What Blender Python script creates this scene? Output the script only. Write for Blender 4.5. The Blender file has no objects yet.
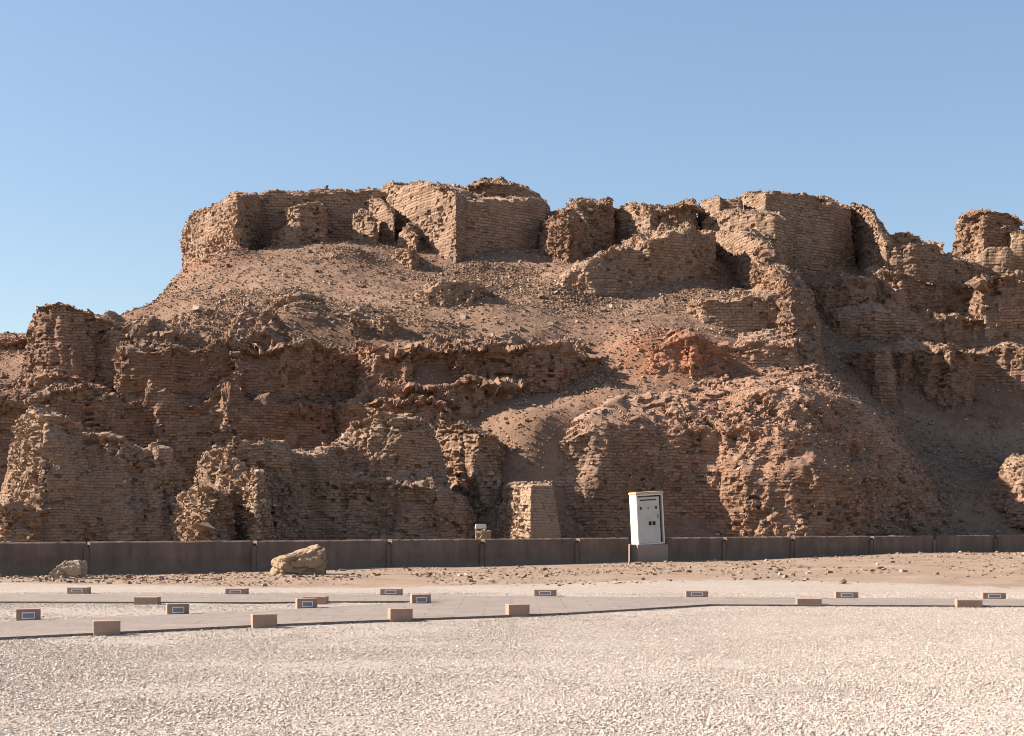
import bpy, math, random
import numpy as np
random.seed(7); rng = np.random.default_rng(11)
C = bpy.context.scene.collection
scene = bpy.context.scene

# ------------------------------------------------------------------ camera, sky, sun, exposure
F = 1407.0; EYE = 1.6; HOR = 518.0                    # focal length in pixels, eye height, horizon row
cam_d = bpy.data.cameras.new('camera'); cam = bpy.data.objects.new('camera', cam_d); C.objects.link(cam)
cam_d.sensor_width = 36; cam_d.lens = F/1024*36; cam_d.shift_y = (HOR-368)/1024
cam_d.clip_end = 5000; cam_d.clip_start = .1
cam.location = (0, 0, EYE); cam.rotation_euler = (math.radians(90), 0, 0)
scene.camera = cam
SUN_EL = math.radians(35); SUN_AZ = math.radians(-82)  # azimuth from +Y, clockwise positive
w = bpy.data.worlds.new('World'); scene.world = w; w.use_nodes = True
nt = w.node_tree; bg = nt.nodes['Background']
sky = nt.nodes.new('ShaderNodeTexSky'); sky.sky_type = 'NISHITA'; sky.sun_disc = False
sky.sun_elevation = SUN_EL; sky.sun_rotation = SUN_AZ
sky.air_density = 1.0; sky.dust_density = 0.7; sky.ozone_density = 1.1; sky.altitude = 0
# the clear desert sky is more even from side to side than the model: compress its brightness range, keep its hue
hs = nt.nodes.new('ShaderNodeSeparateColor'); hs.mode = 'HSV'; hc = nt.nodes.new('ShaderNodeCombineColor'); hc.mode = 'HSV'
pw = nt.nodes.new('ShaderNodeMath'); pw.operation = 'POWER'; pw.inputs[1].default_value = .6
nt.links.new(sky.outputs[0], hs.inputs[0]); nt.links.new(hs.outputs[0], hc.inputs[0]); nt.links.new(hs.outputs[1], hc.inputs[1])
nt.links.new(hs.outputs[2], pw.inputs[0]); nt.links.new(pw.outputs[0], hc.inputs[2])
nt.links.new(hc.outputs[0], bg.inputs[0]); bg.inputs[1].default_value = 0.119
scene.cycles.filter_width = 1.0; scene.render.filter_size = 1.0
sun_d = bpy.data.lights.new('sun', 'SUN'); sun = bpy.data.objects.new('sun', sun_d); C.objects.link(sun)
sun_d.energy = 5.0; sun_d.angle = math.radians(.5); sun_d.color = (1, .92, .83)
L = (math.sin(SUN_AZ)*math.cos(SUN_EL), math.cos(SUN_AZ)*math.cos(SUN_EL), math.sin(SUN_EL))
from mathutils import Vector
sun.rotation_euler = Vector(L).to_track_quat('Z', 'Y').to_euler()
scene.view_settings.view_transform = 'Standard'; scene.view_settings.look = 'None'
scene.view_settings.exposure = 1.38; scene.view_settings.gamma = 1

# ------------------------------------------------------------------ helpers
def P(px, py, Y):
    return ((px-512)/F*Y, Y, EYE+(HOR-py)/F*Y)
def G(px, py, z=0.0):
    """point of the level ground (height z) seen at a pixel"""
    Y = (EYE-z)*F/(py-HOR); return ((px-512)/F*Y, Y)
def hash2(a, b, s=0):
    h = (a.astype(np.int64)*374761393 + b.astype(np.int64)*668265263 + s*1274126177) & 0xffffffff
    h = ((h ^ (h >> 13))*1103515245) & 0xffffffff
    h = ((h ^ (h >> 16))*2654435761) & 0xffffffff
    h ^= h >> 15
    return (h & 0xffff)/65535.0
def hash3(i, j, k, s):
    h = (i*374761393 + j*668265263 + k*2147483647 + s*1274126177) & 0xffffffff
    h = ((h ^ (h >> 13))*1274126177) & 0xffffffff
    h ^= h >> 16
    return (h & 0xffff)/32767.5 - 1
def vnoise(p, s=0):
    """3-D value noise in [-1,1], p is (N,3)"""
    f = np.floor(p); i = f.astype(np.int64); t = p-f; t = t*t*(3-2*t)
    r = 0
    for dx in (0, 1):
        wx = t[:, 0] if dx else 1-t[:, 0]
        for dy in (0, 1):
            wy = t[:, 1] if dy else 1-t[:, 1]
            for dz in (0, 1):
                wz = t[:, 2] if dz else 1-t[:, 2]
                r = r + wx*wy*wz*hash3(i[:, 0]+dx, i[:, 1]+dy, i[:, 2]+dz, s)
    return r
def fbm(p, scale, octs=4, s=0, gain=.5):
    r = 0; a = 1; tot = 0
    for o in range(octs):
        r = r + a*vnoise(p/scale*2**o + 17.3*o, s+o); tot += a; a *= gain
    return r/tot
def sstep(a, b, x):
    t = np.clip((x-a)/(b-a), 0, 1); return t*t*(3-2*t)

def mesh_np(name, V, Fc, mat, parent=None, smooth=False, n=4):
    me = bpy.data.meshes.new(name)
    V = np.asarray(V, dtype=np.float32); Fc = np.asarray(Fc, dtype=np.int32)
    me.vertices.add(len(V)); me.vertices.foreach_set('co', V.ravel())
    me.loops.add(Fc.size); me.loops.foreach_set('vertex_index', Fc.ravel())
    me.polygons.add(len(Fc)); me.polygons.foreach_set('loop_start', np.arange(0, Fc.size, n, dtype=np.int32))
    me.polygons.foreach_set('loop_total', np.full(len(Fc), n, dtype=np.int32))
    me.update(calc_edges=True); me.validate()
    me.polygons.foreach_set('use_smooth', [smooth]*len(me.polygons))
    if mat: me.materials.append(mat)
    o = bpy.data.objects.new(name, me); C.objects.link(o); o.parent = parent
    return o
def mesh_py(name, V, Fc, mat, parent=None, bevel=0):
    me = bpy.data.meshes.new(name); me.from_pydata(V, [], Fc); me.update()
    if mat: me.materials.append(mat)
    o = bpy.data.objects.new(name, me); C.objects.link(o); o.parent = parent
    if bevel:
        m = o.modifiers.new('b', 'BEVEL'); m.width = bevel; m.segments = 2; m.limit_method = 'ANGLE'
    return o
def tag(o, label, cat, group=None, kind=None):
    if label: o['label'] = label
    if cat: o['category'] = cat
    if group: o['group'] = group
    if kind or label: o['kind'] = kind or 'thing'
    return o
def empty(name, loc, rz=0):
    o = bpy.data.objects.new(name, None); C.objects.link(o); o.location = loc; o.rotation_euler = (0, 0, rz)
    o.empty_display_size = .2
    return o
def attr(me, name, a):
    at = me.attributes.new(name, 'FLOAT', 'POINT'); at.data.foreach_set('value', np.asarray(a, dtype=np.float32))

# ------------------------------------------------------------------ materials
class N:
    def __init__(s, name):
        s.m = bpy.data.materials.new(name); s.m.use_nodes = True; s.t = s.m.node_tree
        s.b = s.t.nodes['Principled BSDF']; s.b.inputs['Roughness'].default_value = .95
        s.b.inputs['Specular IOR Level'].default_value = .15
    def n(s, typ, **kw):
        nd = s.t.nodes.new(typ)
        for k, v in kw.items():
            if k in nd.inputs: nd.inputs[k].default_value = v
            else: setattr(nd, k, v)
        return nd
    def l(s, a, b): s.t.links.new(a, b)
    def noise(s, scale, detail=4, rough=.6, vec=None):
        nd = s.n('ShaderNodeTexNoise', Scale=scale, Detail=detail, Roughness=rough)
        s.l(vec or s.pos(), nd.inputs['Vector']); return nd.outputs['Fac']
    def pos(s):
        if not hasattr(s, '_p'): s._p = s.n('ShaderNodeNewGeometry').outputs['Position']
        return s._p
    def ramp(s, fac, stops):
        r = s.n('ShaderNodeValToRGB'); s.l(fac, r.inputs[0]); e = r.color_ramp.elements
        while len(e) < len(stops): e.new(.5)
        for q, (p, c) in zip(e, stops):
            q.position = p; q.color = (*c, 1) if not isinstance(c, (int, float)) else (c, c, c, 1)
        return r.outputs[0]
    def mix(s, fac, a, b, mode='MIX'):
        m = s.n('ShaderNodeMix', data_type='RGBA', blend_type=mode)
        for v, i in ((fac, 0), (a, 6), (b, 7)):
            if isinstance(v, (int, float)): m.inputs[i].default_value = v
            elif isinstance(v, tuple): m.inputs[i].default_value = (*v, 1)
            else: s.l(v, m.inputs[i])
        return m.outputs[2]
    def math(s, op, a, b=0.0):
        m = s.n('ShaderNodeMath', operation=op)
        for v, i in ((a, 0), (b, 1)):
            if isinstance(v, (int, float)): m.inputs[i].default_value = v
            else: s.l(v, m.inputs[i])
        return m.outputs[0]
    def bump(s, h, dist, strength=1, prev=None):
        b = s.n('ShaderNodeBump', Strength=strength, Distance=dist); s.l(h, b.inputs['Height'])
        if prev: s.l(prev, b.inputs['Normal'])
        return b.outputs[0]
    def island(s): return s.n('ShaderNodeNewGeometry').outputs['Random Per Island']

def earth_material(name, bricks):
    k = N(name)
    big = k.noise(.22, 3); mid = k.noise(1.3, 5, .65); fine = k.noise(9, 4, .7)
    col = k.ramp(big, [(.3, (.225, .134, .087)), (.5, (.285, .174, .114)), (.7, (.345, .224, .150))])
    col = k.mix(.75, col, k.ramp(mid, [(.25, .62), (.5, 1.0), (.78, 1.28)]), 'MULTIPLY')
    red = k.n('ShaderNodeAttribute', attribute_name='red').outputs['Fac']
    col = k.mix(k.math('MULTIPLY', red, k.ramp(k.noise(1.1, 5, .7), [(.35, .15), (.6, 1.0)])), col, (.42, .165, .085))
    gry = k.n('ShaderNodeAttribute', attribute_name='grey').outputs['Fac']
    col = k.mix(gry, col, k.mix(.6, col, (.42, .30, .205)))
    col = k.mix(.6, col, k.ramp(fine, [(.25, .68), (.5, 1.0), (.8, 1.3)]), 'MULTIPLY')
    nrm = None
    if not bricks: col = k.mix(1.0, k.mix(.6, col, k.ramp(k.noise(28, 5, .85), [(.3, .55), (.5, 1.0), (.7, 1.5)]), 'MULTIPLY'), (.80, .77, .75), 'MULTIPLY')
    if bricks:
        cmb = k.n('ShaderNodeCombineXYZ')
        k.l(k.n('ShaderNodeAttribute', attribute_name='brick_u').outputs['Fac'], cmb.inputs[0])
        k.l(k.n('ShaderNodeAttribute', attribute_name='brick_v').outputs['Fac'], cmb.inputs[1])
        bt = k.n('ShaderNodeTexBrick', Scale=1.0); k.l(cmb.outputs[0], bt.inputs['Vector'])
        bt.inputs['Brick Width'].default_value = 2.5; bt.inputs['Row Height'].default_value = 1.0
        bt.inputs['Mortar Size'].default_value = .13; bt.inputs['Mortar Smooth'].default_value = .4
        bt.inputs['Color1'].default_value = (.66, .64, .62, 1); bt.inputs['Color2'].default_value = (1.30, 1.28, 1.26, 1)
        bt.inputs['Mortar'].default_value = (.50, .45, .42, 1)
        g = k.n('ShaderNodeNewGeometry').outputs['True Normal']
        sp = k.n('ShaderNodeSeparateXYZ'); k.l(g, sp.inputs[0])
        steep = k.ramp(sp.outputs[2], [(.35, 1.0), (.65, 0.0)])
        worn = k.n('ShaderNodeAttribute', attribute_name='worn').outputs['Fac']
        pres = k.math('MULTIPLY', steep, k.math('MULTIPLY', k.ramp(worn, [(.3, 1.0), (.9, .35)]), k.ramp(k.noise(.6, 5, .7), [(.3, .35), (.5, 1.0)])))
        col = k.mix(pres, col, k.mix(.8, col, bt.outputs['Color'], 'MULTIPLY'))
        inv = k.math('MULTIPLY', k.math('SUBTRACT', 1.0, bt.outputs['Fac']), pres)
        nrm = k.bump(inv, .05, 1.0)
    nrm = k.bump(k.noise(22, 6, .8), .05, .9, nrm)
    nrm = k.bump(k.noise(7, 5, .75), .07 if bricks else .04, .6, nrm)
    k.l(nrm, k.b.inputs['Normal']); k.l(col, k.b.inputs['Base Color'])
    return k.m
MAT_BRICK = earth_material('mudbrick', True)
MAT_SCREE = earth_material('scree', False)

def chips_material():
    k = N('rubble')
    col = k.ramp(k.island(), [(0, (.14, .088, .058)), (.35, (.235, .15, .10)), (.75, (.32, .215, .145)), (1, (.44, .33, .24))])
    red = k.n('ShaderNodeAttribute', attribute_name='red').outputs['Fac']
    col = k.mix(k.math('MULTIPLY', red, .75), col, (.42, .19, .115))
    col = k.mix(.6, col, k.ramp(k.noise(14), [(.3, .7), (.7, 1.25)]), 'MULTIPLY')
    k.l(k.bump(k.noise(30, 4, .7), .02, .7), k.b.inputs['Normal']); k.l(col, k.b.inputs['Base Color'])
    return k.m
MAT_CHIPS = chips_material()

def gravel_stone_material():
    k = N('gravel stones')
    col = k.ramp(k.island(), [(0, (.32, .24, .19)), (.12, (.42, .335, .27)), (.5, (.48, .395, .325)), (.85, (.54, .455, .385)), (1, (.65, .58, .52))])
    k.l(col, k.b.inputs['Base Color'])
    return k.m
MAT_GSTONE = gravel_stone_material()

def ground_material():
    k = N('desert ground')
    vor = k.n('ShaderNodeTexVoronoi', Scale=34.0, Randomness=1.0); k.l(k.pos(), vor.inputs['Vector'])
    vc = k.n('ShaderNodeSeparateColor'); k.l(vor.outputs['Color'], vc.inputs[0])
    grav = k.ramp(vc.outputs[0], [(0, (.31, .24, .19)), (.18, (.39, .315, .255)), (.55, (.435, .36, .30)), (1, (.50, .43, .365))])
    grav = k.mix(.8, grav, k.ramp(vor.outputs['Distance'], [(.25, 1.0), (.75, .75)]), 'MULTIPLY')
    grav = k.mix(.5, grav, k.ramp(k.noise(.5, 4), [(.3, .84), (.7, 1.1)]), 'MULTIPLY')
    dirt = k.ramp(k.noise(.8, 5, .65), [(.3, (.24, .165, .115)), (.55, (.30, .215, .155)), (.75, (.36, .27, .20))])
    dirt = k.mix(.6, dirt, k.ramp(k.noise(11, 4, .7), [(.3, .72), (.7, 1.25)]), 'MULTIPLY')
    msk = k.n('ShaderNodeAttribute', attribute_name='dirt').outputs['Fac']
    msk = k.ramp(k.math('ADD', msk, k.math('MULTIPLY', k.math('SUBTRACT', k.noise(2.2, 5, .7), .5), .9)), [(.42, 0.0), (.58, 1.0)])
    grav = k.mix(1.0, grav, (.86, .85, .84), 'MULTIPLY'); dirt = k.mix(1.0, dirt, (.88, .86, .84), 'MULTIPLY')
    k.l(k.mix(msk, grav, dirt), k.b.inputs['Base Color'])
    inv = k.math('SUBTRACT', 1.0, vor.outputs['Distance'])
    n1 = k.bump(inv, .015, .7); n2 = k.bump(k.noise(5, 5, .7), .05, .5, n1)
    k.l(n2, k.b.inputs['Normal'])
    return k.m
MAT_GROUND = ground_material()

def simple(name, c, var=.15, sc=6, rough=.9, bump=.01, spec=.15, metal=0):
    k = N(name); k.b.inputs['Roughness'].default_value = rough; k.b.inputs['Specular IOR Level'].default_value = spec
    k.b.inputs['Metallic'].default_value = metal
    col = k.mix(1.0, c, k.ramp(k.noise(sc, 6, .7), [(.25, 1-var), (.75, 1+var)]), 'MULTIPLY')
    col = k.mix(.6, col, k.ramp(k.noise(sc*.17, 4, .6), [(.3, 1-var), (.7, 1+var)]), 'MULTIPLY')
    k.l(col, k.b.inputs['Base Color'])
    if bump: k.l(k.bump(k.noise(sc*6, 5, .7), bump, .6), k.b.inputs['Normal'])
    return k.m
def paving_material():
    k = N('sandstone paving')
    bt = k.n('ShaderNodeTexBrick', Scale=1.0); k.l(k.pos(), bt.inputs['Vector'])
    for a_, v_ in (('Brick Width', .95), ('Row Height', .6), ('Mortar Size', .012), ('Mortar Smooth', .3), ('Color1', (.93, .93, .93, 1)), ('Color2', (1.06, 1.05, 1.04, 1)), ('Mortar', (.62, .58, .55, 1))): bt.inputs[a_].default_value = v_
    col = k.mix(1.0, (.215, .172, .145), bt.outputs['Color'], 'MULTIPLY')
    col = k.mix(k.ramp(k.noise(1.7, 6, .75), [(.45, 0.0), (.65, .55)]), col, (.28, .23, .19))      # blown sand
    col = k.mix(.7, col, k.ramp(k.noise(14, 6, .75), [(.3, .82), (.7, 1.15)]), 'MULTIPLY')
    k.l(col, k.b.inputs['Base Color']); k.l(k.bump(k.noise(30, 4, .7), .006, .6), k.b.inputs['Normal'])
    return k.m
MAT_PATH = paving_material()
MAT_KERB = simple('path kerb stone', (.30, .20, .16), .15, 8)
def plaster_material():
    k = N('mud plastered wall')
    mp = k.n('ShaderNodeMapping'); k.l(k.pos(), mp.inputs[0]); mp.inputs['Scale'].default_value = (3.2, 3.2, .5)
    col = k.mix(.9, (.170, .120, .092), k.ramp(k.noise(1.0, 6, .7, mp.outputs[0]), [(.3, .72), (.5, 1.0), (.75, 1.35)]), 'MULTIPLY')
    col = k.mix(.8, col, k.ramp(k.noise(1.3, 5, .7), [(.3, .75), (.7, 1.28)]), 'MULTIPLY')
    sp = k.n('ShaderNodeSeparateXYZ'); k.l(k.pos(), sp.inputs[0])
    dust = k.ramp(k.math('ADD', sp.outputs[2], k.math('MULTIPLY', k.noise(2.5, 4, .7), .35)), [(.18, .75), (.55, 0.0)])
    col = k.mix(dust, col, (.25, .18, .13))                                                        # splashed dirt along the foot
    k.l(col, k.b.inputs['Base Color']); k.l(k.bump(k.noise(16, 6, .75), .035, .9), k.b.inputs['Normal'])
    return k.m
MAT_WALL = plaster_material()
MAT_COPE = simple('wall coping', (.50, .38, .30), .12, 4)
MAT_BLOCK = simple('sandstone block', (.33, .22, .165), .14, 9, .9, .01)
MAT_WHITE = simple('white painted metal', (.62, .575, .49), .10, 5, .5, .002, .4)
MAT_DOOR_SHADED = simple('grey white shaded door paint', (.47, .45, .41), .12, 6, .5, .002, .4)  # grey-white door, its colour darkened for the shade on the cabinet front
MAT_TAN = simple('rusty cream paint', (.50, .36, .24), .12, 9, .6, .003, .3)
MAT_DARK = simple('dark opening', (.03, .028, .026), .1, 6, .6, 0)
MAT_FRAME = simple('pale lamp frame', (.74, .74, .74), .06, 20, .45, 0, .4)
MAT_GLASS = simple('grey lamp glass', (.20, .20, .205), .1, 20, .15, 0, .5)
MAT_ROCK = simple('sandstone boulder', (.31, .215, .135), .28, 5, .95, .05)
MAT_ROCK2 = simple('pale boulder', (.34, .255, .19), .2, 5, .95, .04)
MAT_PLINTH = simple('concrete plinth', (.30, .225, .185), .12, 5, .95, .015)

# ------------------------------------------------------------------ low wall line (used by the ground too)
def wallY(px): return 1/(.02620-.0000083*px)

# ------------------------------------------------------------------ the ground sheet
xs = np.concatenate([[-3000, -900, -300, -120], np.arange(-60, 60.1, .6), [120, 300, 900, 3000]])
ys = np.concatenate([[-2000, -400, -80, -10], np.arange(4, 62, .4), [90, 200, 600, 1500, 4500]])
X, Yg = np.meshgrid(xs, ys); pp = np.stack([X.ravel(), Yg.ravel(), 0*X.ravel()], 1)
pxg = 512+F*pp[:, 0]/np.maximum(pp[:, 1], 1)
wy = wallY(np.clip(pxg, -400, 1500))
near = sstep(0, 1, (pp[:, 1]-30.5)/5.5)*(np.abs(pp[:, 0]) < 58)*(pp[:, 1] < 62)
right = sstep(-4, 22, pp[:, 0])
z = -.0+near*(.06+.22*right+.10*fbm(pp, 4, 3, 3))+.012*fbm(pp, 1.2, 3, 5)
z = np.where(pp[:, 1] < 30.5, z-.02, z)
dirt = sstep(-2.2, 2.2, pp[:, 1]-(34.0+1.2*np.sin(pp[:, 0]*.3)-.12*pp[:, 0]*(pp[:, 0] > 0)-.6))
idx = np.arange(len(pp)).reshape(X.shape)
Fc = np.stack([idx[:-1, :-1], idx[:-1, 1:], idx[1:, 1:], idx[1:, :-1]], -1).reshape(-1, 4)
ground = mesh_np('ground', np.stack([pp[:, 0], pp[:, 1], z], 1), Fc, MAT_GROUND, smooth=True)
attr(ground.data, 'dirt', dirt); tag(ground, None, None, kind='structure')
def ground_z(x, y):
    p = np.array([[x, y, 0.0]]); nr = float(sstep(0, 1, (np.array([y])-30.5)/5.5)[0])
    rr = float(sstep(-4, 22, np.array([x]))[0])
    return nr*(.06+.22*rr+.10*float(fbm(p, 4, 3, 3)[0]))-(.02 if y < 30.5 else 0)

# ------------------------------------------------------------------ paths (pixel outlines laid on the level ground, 6 cm thick)
def slab(name, outline, h, mat, kind='structure'):
    pts = [G(px, py, h) for px, py in outline]
    n = len(pts); V = [(x, y, h) for x, y in pts]+[(x, y, -.2) for x, y in pts]
    a = sum(pts[i][0]*pts[(i+1) % n][1]-pts[(i+1) % n][0]*pts[i][1] for i in range(n))
    top = list(range(n)); 
    if a < 0: top = top[::-1]
    Fs = [top]+[[i, (i+1) % n, n+(i+1) % n, n+i] for i in range(n)]
    o = mesh_py(name, V, Fs, mat, bevel=.012)
    bmx = bpy.data.meshes; tag(o, None, None, kind=kind); return o
slab('straight_path', [(-500, 601.0), (-200, 601.2), (0, 601.4), (260, 602), (327, 601.2), (455, 600.8), (600, 603), (710, 604.2), (1024, 605.6), (1500, 607.5),
     (1500, 602), (1024, 599), (560, 596.4), (260, 594.3), (0, 593.8), (-500, 593)], .014, MAT_PATH)
slab('diagonal_path', [(-400, 658), (-200, 647), (0, 637.2), (130, 631), (260, 624.6), (400, 619), (560, 613), (640, 608.4), (712, 604.0), (600, 602.6), (455, 600.6), (402, 603), (315, 607.6),
     (260, 610.8), (130, 616), (0, 621.5), (-200, 630), (-400, 639)], .020, MAT_PATH)

# ------------------------------------------------------------------ the hill: a height field through surveyed points
ctrl = [ # (px, py, Y) as seen
 (-120,352,66),(-60,378,64),(-20,376,64.5),(14,376,64.5),(0,348,72),(60,348,69),(105,326,68),(140,320,67),(152,310,68.5),(166,301,72),(180,272,76.5),(142,318,76),(150,316,80),(128,328,82),(90,345,78),
 (140,345,63.5),(200,332,62),(250,330,62.5),(210,302,67),(250,275,72),(300,252,76),(345,245,78),(385,252,77.5),(415,268,75.5),
 (450,275,74.5),(520,272,74.5),(560,285,72),(300,298,68),(360,300,67),(430,302,67),(500,308,66),(560,316,66),(620,308,67.4),(690,304,68.6),(740,302,69),
 (270,336,61.5),(340,336,62),(450,341,62.2),(540,341,62.6),(600,348,62.8),(640,345,62),(625,372,61),
 (602,392,58.4),(576,406,57.0),(630,396,58.0),(556,420,56.0),(532,440,55.0),(470,416,57.6),(440,414,57.4),(400,388,58.6),(450,386,58.4),(540,388,59.4),(340,460,55.5),(380,452,55.8),(519,464,54.6),(508,494,53.2),(455,532,54.4),(482,532,53.6),(540,406,57.3),(500,406,57.2),
 (690,345,62.5),(660,352,62),(720,368,61.5),(760,372,62),(700,385,60),(640,398,58.6),
 (845,352,74.4),(900,351,75),(1000,355,75.3),(1100,355,75.6),(850,338,77),(950,340,77.4),(1060,340,77.6),(845,428,68),(880,442,68.4),(950,448,69),(1000,446,69.6),(1060,444,70),(1100,444,70),
 (905,470,64),(950,480,64),(1024,480,64),(1100,480,64),(945,505,62),(1000,505,62),(1024,522,60.5),(935,528,61),(1150,522,61),
 (600,262,76),(660,262,77),(720,262,76.5),(830,272,82),(900,272,84),(1000,270,84.5),(1100,270,84.5)]
K = [P(*c) for c in ctrl]
K += [(x, y, z) for x, y, z in [  # hidden or unseen ground
 (-45,50,0),(-45,60,2),(-35,48,.0),(-20,47,.2),(-10,48.5,.2),(-2,49.5,.4),(6,51.5,.3),(14,53.5,.3),(24,57,.3),(35,60,.3),(-16,52,1.0),(-8,53,1.5),(-1,53,2.5),(-24,54,.8),(-18,56,1.2),(-10,55.5,1.6),(-5,54.5,2.0),(-25,57,1.5),(-9,57.5,2.2),(-7,57.6,2.6),(-12,57.6,2.0),(-6.5,58.6,4.2),(-9,58.6,3.0),(3.5,52,.2),(.5,52.6,.2),(-1.6,52.6,.2),(1.8,53.4,.4),(-3.2,53,.3),(4,53.4,.2),(6,53.2,.2),(10,53.4,.3),(8,53.2,.3),(12,54,.3),(17,56,.6),
 (-60,80,4),(-60,65,3),(-40,75,8.5),(-28,76,10.5),(-32,85,9),(-60,110,0),(-30,110,4),(-19,90,17),(0,92,17.5),(20,95,17.5),(40,95,16.5),(60,95,14),(0,112,8),(30,118,6),(60,118,4),(75,80,8),(75,65,2),(-14,86,17.5),(0,82,17.2),(10,82,17),(28,88,17),
 (24,60,.8),(24,57,.2),(-60,52,0),(60,58,0),(8,58,4.2)]]
K = np.array(K); cc = 1.2
def kern(A, B): return np.sqrt(((A[:, None, :2]-B[None, :, :2])**2).sum(-1)+cc*cc)
Am = np.zeros((len(K)+3, len(K)+3)); Am[:len(K), :len(K)] = kern(K, K)+np.eye(len(K))*-.06
Am[:len(K), -3:] = np.c_[np.ones(len(K)), K[:, :2]]; Am[-3:, :len(K)] = Am[:len(K), -3:].T
sol = np.linalg.solve(Am, np.r_[K[:, 2], 0, 0, 0])
def hill_base(xy):
    out = np.empty(len(xy))
    for s in range(0, len(xy), 20000):
        q = xy[s:s+20000]; out[s:s+20000] = kern(q, K)@sol[:-3]+sol[-3]+q@sol[-2:]
    return out
def heaps(xy):
    """small heaps of fallen brick standing on the slope: (px, py, Y, radius x, radius y, height)"""
    r = 0
    for px, py, Y, rx, ry, h in HEAPS:
        x, y, _ = P(px, py, Y); d = ((xy[:, 0]-x)/rx)**2+((xy[:, 1]-y)/ry)**2
        r = r+h*np.exp(-d*1.6)
    return r
HEAPS = [(455,300,66.5,2.3,1.2,.75),(290,308,66.5,1.6,.9,.6),(300,330,63,1.4,.8,.5),(350,262,75,1.8,1,.5),(230,262,75,1.5,1,.5),(560,300,69.5,2,1,.5),
         (620,270,74,2,1,.5),(480,262,75,2.2,1,.5),(200,318,64,1.5,.8,.5),(680,346,62.5,2.0,1.2,.7),(430,330,63,1.6,.8,.45)]
def hill_z(xy):
    p3 = np.c_[xy, np.zeros(len(xy))]
    z = hill_base(xy)+heaps(xy)
    z = z+.42*fbm(p3, 4.6, 3, 21)+.11*fbm(p3, 1.3, 4, 31)
    return z
def red_mask(p):
    """burnt orange-red earth, world position based"""
    r = np.zeros(len(p))
    for px, py, Y, rx, ry, rz, a in ((690,356,61.5,3.6,4,1.2,1.0),(600,350,62,3,3,1.0,.25),(250,380,58,9,3,.75,.35),(760,420,57,6,7,4.0,.32),(400,360,60,7,3,.8,.22),(215,268,77,2.6,2.5,.5,.75),(380,440,58,4,4,2,.3),(500,375,60,5,3,1.2,.18),(10,345,69,6,4,1.2,.4),(130,440,58,12,4,2.2,.1)):
        x, y, z = P(px, py, Y)
        d = ((p[:, 0]-x)/rx)**2+((p[:, 1]-y)/ry)**2+((p[:, 2]-z)/rz)**2
        r = np.maximum(r, a*np.exp(-d))
    return r
def grey_mask(p):
    return .45*sstep(58, 50, p[:, 1])*sstep(10, -2, p[:, 0])
gx = np.arange(-60, 75, .15); gy = np.arange(48, 119, .15)
gy = gy[(gy < 86) | (np.arange(len(gy)) % 4 == 0)]
X, Yg = np.meshgrid(gx, gy); xy = np.c_[X.ravel(), Yg.ravel()]
z = hill_z(xy)
idx = np.arange(len(xy)).reshape(X.shape)
Fc = np.stack([idx[:-1, :-1], idx[:-1, 1:], idx[1:, 1:], idx[1:, :-1]], -1).reshape(-1, 4)
z = z*sstep(119, 110, xy[:, 1])*sstep(-60, -54, xy[:, 0])*sstep(75, 68, xy[:, 0])-.5*(1-sstep(48, 49.5, xy[:, 1]))
pxw = 512+F*xy[:, 0]/xy[:, 1]; bw = sstep(.5, 2.2, xy[:, 1]-wallY(np.clip(pxw, -400, 1500))); z = z*bw*(.35+.65*sstep(1, 6.5, xy[:, 1]-wallY(np.clip(pxw, -400, 1500))))-.5*(1-bw)
V = np.c_[xy, z]
keep = (V[Fc, 2].max(1) > -.25); Fc = Fc[keep]
used = np.zeros(len(V), bool); used[Fc] = True; mp = np.cumsum(used)-1; V = V[used]; Fc = mp[Fc]
hill = mesh_np('hill', V, Fc, MAT_SCREE, smooth=False)
nr = np.empty(len(V)*3, np.float32); hill.data.vertex_normals.foreach_get('vector', nr); nr = nr.reshape(-1, 3)
V2 = V+nr*(.045*fbm(V, .5, 3, 41)+.03*np.abs(fbm(V, .28, 2, 45)))[:, None]
hill.data.vertices.foreach_set('co', V2.astype(np.float32).ravel())
attr(hill.data, 'red', red_mask(V)); attr(hill.data, 'grey', .3*grey_mask(V)); tag(hill, None, None, kind='structure')
chip_src = [(V2, nr, 'hill', None)]

# ------------------------------------------------------------------ mudbrick masses
def loft(rings):
    """closed solid through rings of equal vertex count (lowest ring first)"""
    n = len(rings[0]); V = [p for r in rings for p in r]; Fs = []
    for k in range(len(rings)-1):
        for i in range(n):
            j = (i+1) % n; Fs.append([k*n+i, k*n+j, (k+1)*n+j, (k+1)*n+i])
    Fs.append(list(range(n))[::-1]); Fs.append([(len(rings)-1)*n+i for i in range(n)])
    return V, Fs
def prism(corners, zb, batter=.12):
    """corners: (px, py of the top edge, Y) round the plan; the sides lean outward by batter towards zb"""
    top = [P(*c) for c in corners]; top = [(x, y, z_+.15) for x, y, z_ in top]; n = len(top)
    area = sum(top[i][0]*top[(i+1) % n][1]-top[(i+1) % n][0]*top[i][1] for i in range(n))
    if area < 0: top = top[::-1]
    def outdir(i):
        a, b, c = top[i-1], top[i], top[(i+1) % n]
        def nn(p, q):
            dx, dy = q[0]-p[0], q[1]-p[1]; l = math.hypot(dx, dy) or 1; return dy/l, -dx/l
        n1, n2 = nn(a, b), nn(b, c); s = (n1[0]+n2[0], n1[1]+n2[1]); l2 = s[0]**2+s[1]**2
        k = 2/max(l2, .8); return s[0]*k, s[1]*k
    rings = []
    for t in (0, .5, 1):
        r = []
        for i in range(n):
            x, y, zt = top[i]; ox, oy = outdir(i); zz = zb+(zt-zb)*t; e = batter*(zt-zz)
            r.append((x+ox*e, y+oy*e, zz))
        rings.append(r)
    return loft(rings)

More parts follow.
